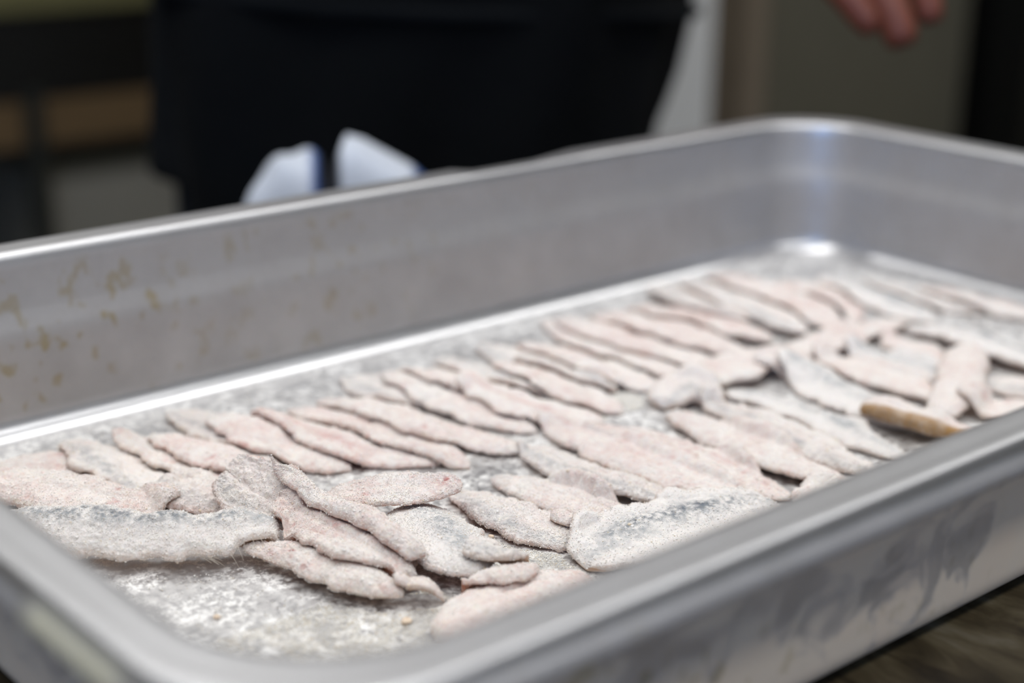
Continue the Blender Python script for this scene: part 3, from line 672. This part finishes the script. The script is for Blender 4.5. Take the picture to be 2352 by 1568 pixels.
hgt = np.maximum(lob1*.0385, lob2*.0465)*(1-.30*valley)
hgt = hgt*np.sqrt(np.clip(1-(2*b-1)**4, 0, 1))+.0015*np.sin(a*40+b*6)*lob1
px = O[0]+ra[0]*a+fb[0]*b; py = O[1]+ra[1]*a+fb[1]*b
top_ = np.stack([px, py, tz+.001+np.maximum(hgt, .0015)], -1); bot_ = np.stack([px, py, tz+.0003+0*px], -1)
Vt = np.concatenate([top_.reshape(-1, 3), bot_.reshape(-1, 3)])
i = np.arange(na-1)[:, None]; j = np.arange(nb_-1)[None]
Fa = np.stack([i*nb_+j, (i+1)*nb_+j, (i+1)*nb_+j+1, i*nb_+j+1], -1).reshape(-1, 4); N0 = na*nb_
loop_ = [k*nb_ for k in range(na)]+[(na-1)*nb_+k for k in range(1, nb_)]+[k*nb_+nb_-1 for k in range(na-2, -1, -1)]+[k for k in range(nb_-2, 0, -1)]
loop_ = np.array(loop_); l2 = np.roll(loop_, -1)
me = mesh_np('towel', Vt, [Fa, Fa[:, ::-1]+N0, np.stack([l2, loop_, loop_+N0, l2+N0], 1)])
uvl = me.uv_layers.new(name='UVMap'); vi = np.empty(len(me.loops), dtype=np.int32); me.loops.foreach_get('vertex_index', vi)
uu = np.concatenate([a.ravel(), a.ravel()]) + .06*np.concatenate([b.ravel(), b.ravel()]); uvl.data.foreach_set('uv', np.stack([uu[vi], uu[vi]*0], 1).astype(np.float32).ravel())
o = link('kitchen_towel', me, M_TOWEL); tag(o, 'bunched white kitchen towel with navy and blue stripes behind the tray', 'towel')

# ------------------------------------------------------------------ person in black behind the worktable
m_skin = NT('skin'); m_skin.set(base=m_skin.mix(m_skin.noise(40), srgb(104, 54, 38), srgb(124, 66, 48)), rough=.5, sss=.1); m_skin = m_skin.m
def cloth(name, c, rough=.95):
    n = NT(name); n.set(base=n.mix(n.noise(25, 4), tuple(x*.8 for x in c[:3])+(1,), c), rough=rough, spec=.15); n.bump(n.noise(12, 3), .5, .01); return n.m
m_black = cloth('black_cotton', srgb(9, 11, 13)); m_shirt = cloth('black_shirt', srgb(14, 17, 20)); m_trs = cloth('dark_navy_trousers', srgb(34, 40, 48))
m_hair = plain('dark_hair', srgb(22, 18, 15), .6, scale=80); m_shoe = plain('black_leather', srgb(16, 16, 16), .4)
PC = Vector((.585, .712, 0)); ang = math.radians(8)      # stands facing the table
def W_(p): # person local (x = to the picture's right, y = away from the table, z up)
    x, y, z = p; return (PC.x+x*math.cos(ang)+y*math.sin(ang), PC.y-x*math.sin(ang)+y*math.cos(ang), z)
person = empty('person', (PC.x, PC.y, 0)); tag(person, 'person in black shirt and apron standing behind the tray, reaching one hand out', 'person')
def skin(name, chains, mat, sub=2, local=True):
    V, E, Rr, roots = [], [], [], []
    idx = {}
    for ch in chains:
        prev = None
        for p, rx in ch:
            key = tuple(round(c, 5) for c in p)
            if key not in idx:
                idx[key] = len(V); V.append(W_(p) if local else p); Rr.append(rx if hasattr(rx, '__len__') else (rx, rx))
            k = idx[key]
            if prev is not None: E.append((prev, k))
            prev = k
    me = bpy.data.meshes.new(name); me.from_pydata(V, E, []); o = bpy.data.objects.new(name, me); col.objects.link(o)
    me.materials.append(mat)
    md = o.modifiers.new('Skin', 'SKIN'); sv = me.skin_vertices[0].data
    # one root for each island
    par = list(range(len(V)))
    def find(x):
        while par[x] != x: x = par[x]
        return x
    for e_ in E: par[find(e_[0])] = find(e_[1])
    seen = set()
    for i_, v in enumerate(sv):
        v.radius = Rr[i_]; r_ = find(i_)
        v.use_root = r_ not in seen; seen.add(r_)
    md.use_smooth_shade = True; md.branch_smoothing = .6
    s_ = o.modifiers.new('Sub', 'SUBSURF'); s_.levels = sub; s_.render_levels = sub
    put(o, person); return o
pel, bel, chs, nk, hd, hd2, hd3 = (0, 0, .93), (0, 0, 1.08), (0, .0, 1.30), (0, .008, 1.445), (0, -.025, 1.57), (0, -.015, 1.64), (0, -.005, 1.70)
# hand of the reaching arm, placed in world space and turned into local coordinates
def L_(p):
    dx, dy = p[0]-PC.x, p[1]-PC.y; return (dx*math.cos(ang)-dy*math.sin(ang), dx*math.sin(ang)+dy*math.cos(ang), p[2])
wr = L_((.590, .436, 1.031)); palm = L_((.596, .398, 1.042)); kn = L_((.604, .365, 1.044))
body = [[(pel, (.13, .10)), (bel, (.125, .09)), (chs, (.14, .10)), (nk, (.052, .052)), ((0, .008, 1.505), (.046, .05)), (hd, (.066, .080)), (hd2, (.088, .105)), (hd3, (.070, .085))],
        [(chs, 0), ((.16, 0, 1.38), (.055, .055)), ((.235, -.03, 1.20), (.042, .042)), (L_((.67, .60, 1.115)), (.037, .037)), (wr, (.024, .020)), (palm, (.030, .014)), (kn, (.028, .012))],
        [(chs, 0), ((-.16, 0, 1.38), (.055, .055)), ((-.23, .02, 1.16), (.042, .042)), ((-.10, -.17, 1.17), (.030, .030)), ((-.03, -.19, 1.20), (.026, .016)), ((.02, -.20, 1.21), (.026, .013))],
        [(pel, 0), ((.09, 0, .84), (.085, .085)), ((.10, -.01, .48), (.055, .055)), ((.10, .02, .10), (.035, .035)), ((.11, -.10, .04), (.035, .025)), ((.115, -.16, .03), (.03, .018))],
        [(pel, 0), ((-.09, 0, .84), (.085, .085)), ((-.10, -.01, .48), (.055, .055)), ((-.10, .02, .10), (.035, .035)), ((-.11, -.10, .04), (.035, .025)), ((-.115, -.16, .03), (.03, .018))],
        [(hd2, 0), ((0, -.112, 1.606), (.007, .007))]]
def fing(pts, r): return [(L_(p), r*(1-.10*i)) for i, p in enumerate(pts)]
body += [fing([(.600, .374, 1.042), (.603, .347, 1.026), (.604, .332, 1.010), (.6045, .3215, .991)], .0135),       # index
         fing([(.612, .372, 1.046), (.620, .343, 1.038), (.6235, .327, 1.022), (.6215, .318, 1.002)], .0112),      # middle
         fing([(.622, .378, 1.051), (.641, .352, 1.048), (.645, .336, 1.034), (.641, .330, 1.022)], .0092),         # ring
         fing([(.630, .386, 1.052), (.650, .366, 1.050), (.655, .352, 1.040), (.652, .346, 1.030)], .0080),         # little
         fing([(.586, .405, 1.050), (.583, .378, 1.036), (.588, .353, 1.020), (.5965, .334, .998)], .0118)]         # thumb
for k, dz in enumerate((0, -.012, -.022, -.03)):
    body.append([((.0, -.19, 1.205+dz), .008), ((.045, -.215, 1.21+dz), .0078), ((.07, -.205, 1.20+dz), .007)])
body.append([((-.03, -.19, 1.215), .010), ((.0, -.205, 1.235), .009), ((.025, -.215, 1.24), .008)])
skin('body', body, m_skin)
# clothing lofts
def loft(name, secs, mat, a0=0, a1=360, n_=40, thick=.004, wob=.004, close=True):
    V = []; m = len(secs)
    for (z, cx, cy, ax, ay) in secs:
        for k in range(n_+(0 if close else 1)):
            t = math.radians(a0+(a1-a0)*k/n_)
            f_ = 1+wob/.15*math.sin(5*t+z*9)+wob/.2*math.sin(11*t-z*14)
            V.append(W_((cx+ax*math.cos(t)*f_, cy+ay*math.sin(t)*f_, z)))
    K = n_+(0 if close else 1)
    Fq = [(i*K+k, i*K+(k+1) % K, (i+1)*K+(k+1) % K, (i+1)*K+k) for i in range(m-1) for k in range(K if close else K-1)]
    me = bpy.data.meshes.new(name); me.from_pydata(V, [], Fq); o = link(name, me, mat)
    s_ = o.modifiers.new('Solid', 'SOLIDIFY'); s_.thickness = thick; s_.offset = 1
    s_ = o.modifiers.new('Sub', 'SUBSURF'); s_.levels = 1; s_.render_levels = 1
    put(o, person); return o
loft('shirt', [(.872, -.030, .0, .166, .130), (.90, -.015, .0, .180, .137), (.93, -.003, 0, .190, .138), (1.0, 0, 0, .194, .136), (1.10, 0, 0, .180, .125), (1.2, 0, 0, .185, .13), (1.32, 0, 0, .20, .125), (1.39, 0, 0, .19, .105), (1.435, 0, 0, .13, .085), (1.46, 0, 0, .08, .07), (1.475, 0, 0, .065, .062)], m_shirt)
for sx in (1, -1):
    sh = (.145*sx, 0, 1.365); el = (.235, -.03, 1.22) if sx > 0 else (-.228, .018, 1.18)
    skin('sleeve', [[((.10*sx, 0, 1.36), (.07, .07)), (sh, (.082, .082)), (tuple(sh[i]*.5+el[i]*.5 for i in range(3)), (.072, .072)), (el, (.062, .062))]], m_shirt)
    ox = 0 if sx < 0 else -.022
    loft('trouser_leg', [(.08, .10*sx, .02, .062, .07), (.3, .10*sx, .01, .068, .08), (.5, .10*sx, -.005, .078, .09), (.7, .09*sx+ox*.5, 0, .084, .105), (.84, .083*sx+ox, 0, .088, .125), (.93, .083*sx+ox, 0, .090, .128)], m_trs, n_=24, thick=.003)
    skin('shoe', [[((.105*sx, .05, .05), (.045, .05)), ((.11*sx, -.06, .045), (.048, .045)), ((.115*sx, -.17, .035), (.045, .035)), ((.117*sx, -.21, .032), (.036, .03))]], m_shoe)
    skin('eye', [[((.030*sx, -.098, 1.625), .009), ((.030*sx, -.104, 1.625), .009)]], plain('eye_white', srgb(225, 222, 215), .2))
for sx in (1, -1): skin('pupil', [[((.030*sx, -.110, 1.625), .004), ((.030*sx, -.113, 1.625), .004)]], m_hair)
skin('mouth', [[((-.022, -.100, 1.562), .006), ((0, -.108, 1.561), .007), ((.022, -.100, 1.562), .006)]], plain('lips', srgb(150, 80, 70), .4))
skin('hair', [[((0, .055, 1.575), (.070, .06)), ((0, .035, 1.64), (.098, .095)), ((0, .012, 1.70), (.092, .105)), ((0, .0, 1.745), (.055, .065))]], m_hair)
apron = loft('apron', [(.50, -.02, -.02, .178, .165), (.70, -.02, -.015, .180, .158), (.86, -.017, -.005, .180, .150), (.895, -.014, -.0, .186, .150), (.92, -.006, -.0, .196, .150), (1.0, 0, 0, .205, .146), (1.08, 0, 0, .194, .134), (1.2, 0, 0, .193, .14), (1.32, 0, 0, .19, .135)],
     m_black, a0=190, a1=372, n_=36, close=False, thick=.003, wob=.006)
o = tube('apron_string', [W_((.212*math.cos(math.radians(t)), .150*math.sin(math.radians(t)), 1.005-.00022*(t-180))) for t in range(182, 362, 9)], .0045, m_shirt, None, 8); put(o, person)

# ------------------------------------------------------------------ counter and cupboards across the kitchen
m_olive = plain('olive_laminate', srgb(96, 92, 58), .5); m_blk = plain('black_enamel', srgb(8, 8, 7), .35, scale=10); m_brn = plain('brown_board', srgb(92, 72, 44), .6)
m_bei = plain('beige_frame', srgb(120, 108, 92), .6); m_oldr = plain('olive_grey_door', srgb(92, 88, 74), .55); m_pil = plain('pale_grey_pillar_paint', srgb(206, 206, 204), .8, scale=4)
m_crate = plain('grey_plastic', srgb(136, 132, 120), .6); m_dk = plain('dark_metal_post', srgb(38, 40, 36), .5, .3)
CY = 2.08
e = empty('kitchen_counter', (.9, CY+.3, 0)); tag(e, 'dark kitchen counter with olive top and open brown shelf, far left background', 'counter')
put(box('countertop', -1.2, 1.28, CY-.02, CY+.6, .815, .850, m_olive), e)
put(box('black_band', -1.18, 1.26, CY, CY+.55, .685, .814, m_blk), e)  # plain black block filling the band below the countertop
put(box('back_panel', -1.18, 1.26, CY+.55, CY+.57, .09, .684, m_blk, bev=0), e)
put(box('shelf', -1.18, 1.26, CY+.0, CY+.54, .60, .615, m_blk), e)
put(box('shelf_board', -1.18, 1.26, CY-.004, CY+.012, .616, .684, m_brn), e)
put(box('undershelf', -1.18, 1.26, CY+.0, CY+.54, .08, .10, m_dk), e)
for lx in (-1.16, -.1, .905, 1.245): put(box('post', lx-.014, lx+.014, CY-.018, CY-.001, 0, .70, m_dk), e)
# storage box on the undershelf
e = empty('storage_crate', (1.07, CY+.25, .10)); tag(e, 'pale grey storage box under the brown shelf, left of the person', 'box')
put(box('crate_body', .935, 1.20, CY+.03, CY+.42, .101, .56, m_crate, bev=.01), e)
put(box('lid', .93, 1.205, CY+.025, CY+.425, .561, .582, plain('brownish_lid', srgb(84, 80, 62), .6), bev=.006), e)
e = empty('pillar', (1.36, 1.28, 0)); tag(e, 'pale grey square pillar behind the person', 'pillar')
put(box('shaft', 1.20, 1.385, 1.16, 1.40, .12, 2.70, m_pil, bev=.004), e); put(box('plinth', 1.19, 1.395, 1.15, 1.41, 0, .119, m_dk), e)
e = empty('tall_cabinet', (1.8, 1.5, 0)); tag(e, 'olive grey tall cabinet with beige side frame, right background', 'cabinet')
put(box('side_frame', 1.545, 1.590, 1.250, 1.80, .05, 2.1, m_bei), e)
put(box('door', 1.593, 2.06, 1.252, 1.272, .06, 2.1, m_oldr), e)
put(box('carcass', 1.592, 2.065, 1.274, 1.80, .05, 2.1, m_blk), e)
e = empty('range_unit', (2.3, 1.4, 0)); tag(e, 'black appliance with steel worktop at right edge, beside olive cabinet', 'appliance')
put(box('body_panel', 2.09, 2.65, 1.16, 1.82, .08, .895, m_blk), e)
put(box('steel_top', 2.08, 2.66, 1.13, 1.83, .896, .925, m_steel), e)
put(box('plinth', 2.11, 2.63, 1.20, 1.80, 0, .079, m_dk), e)
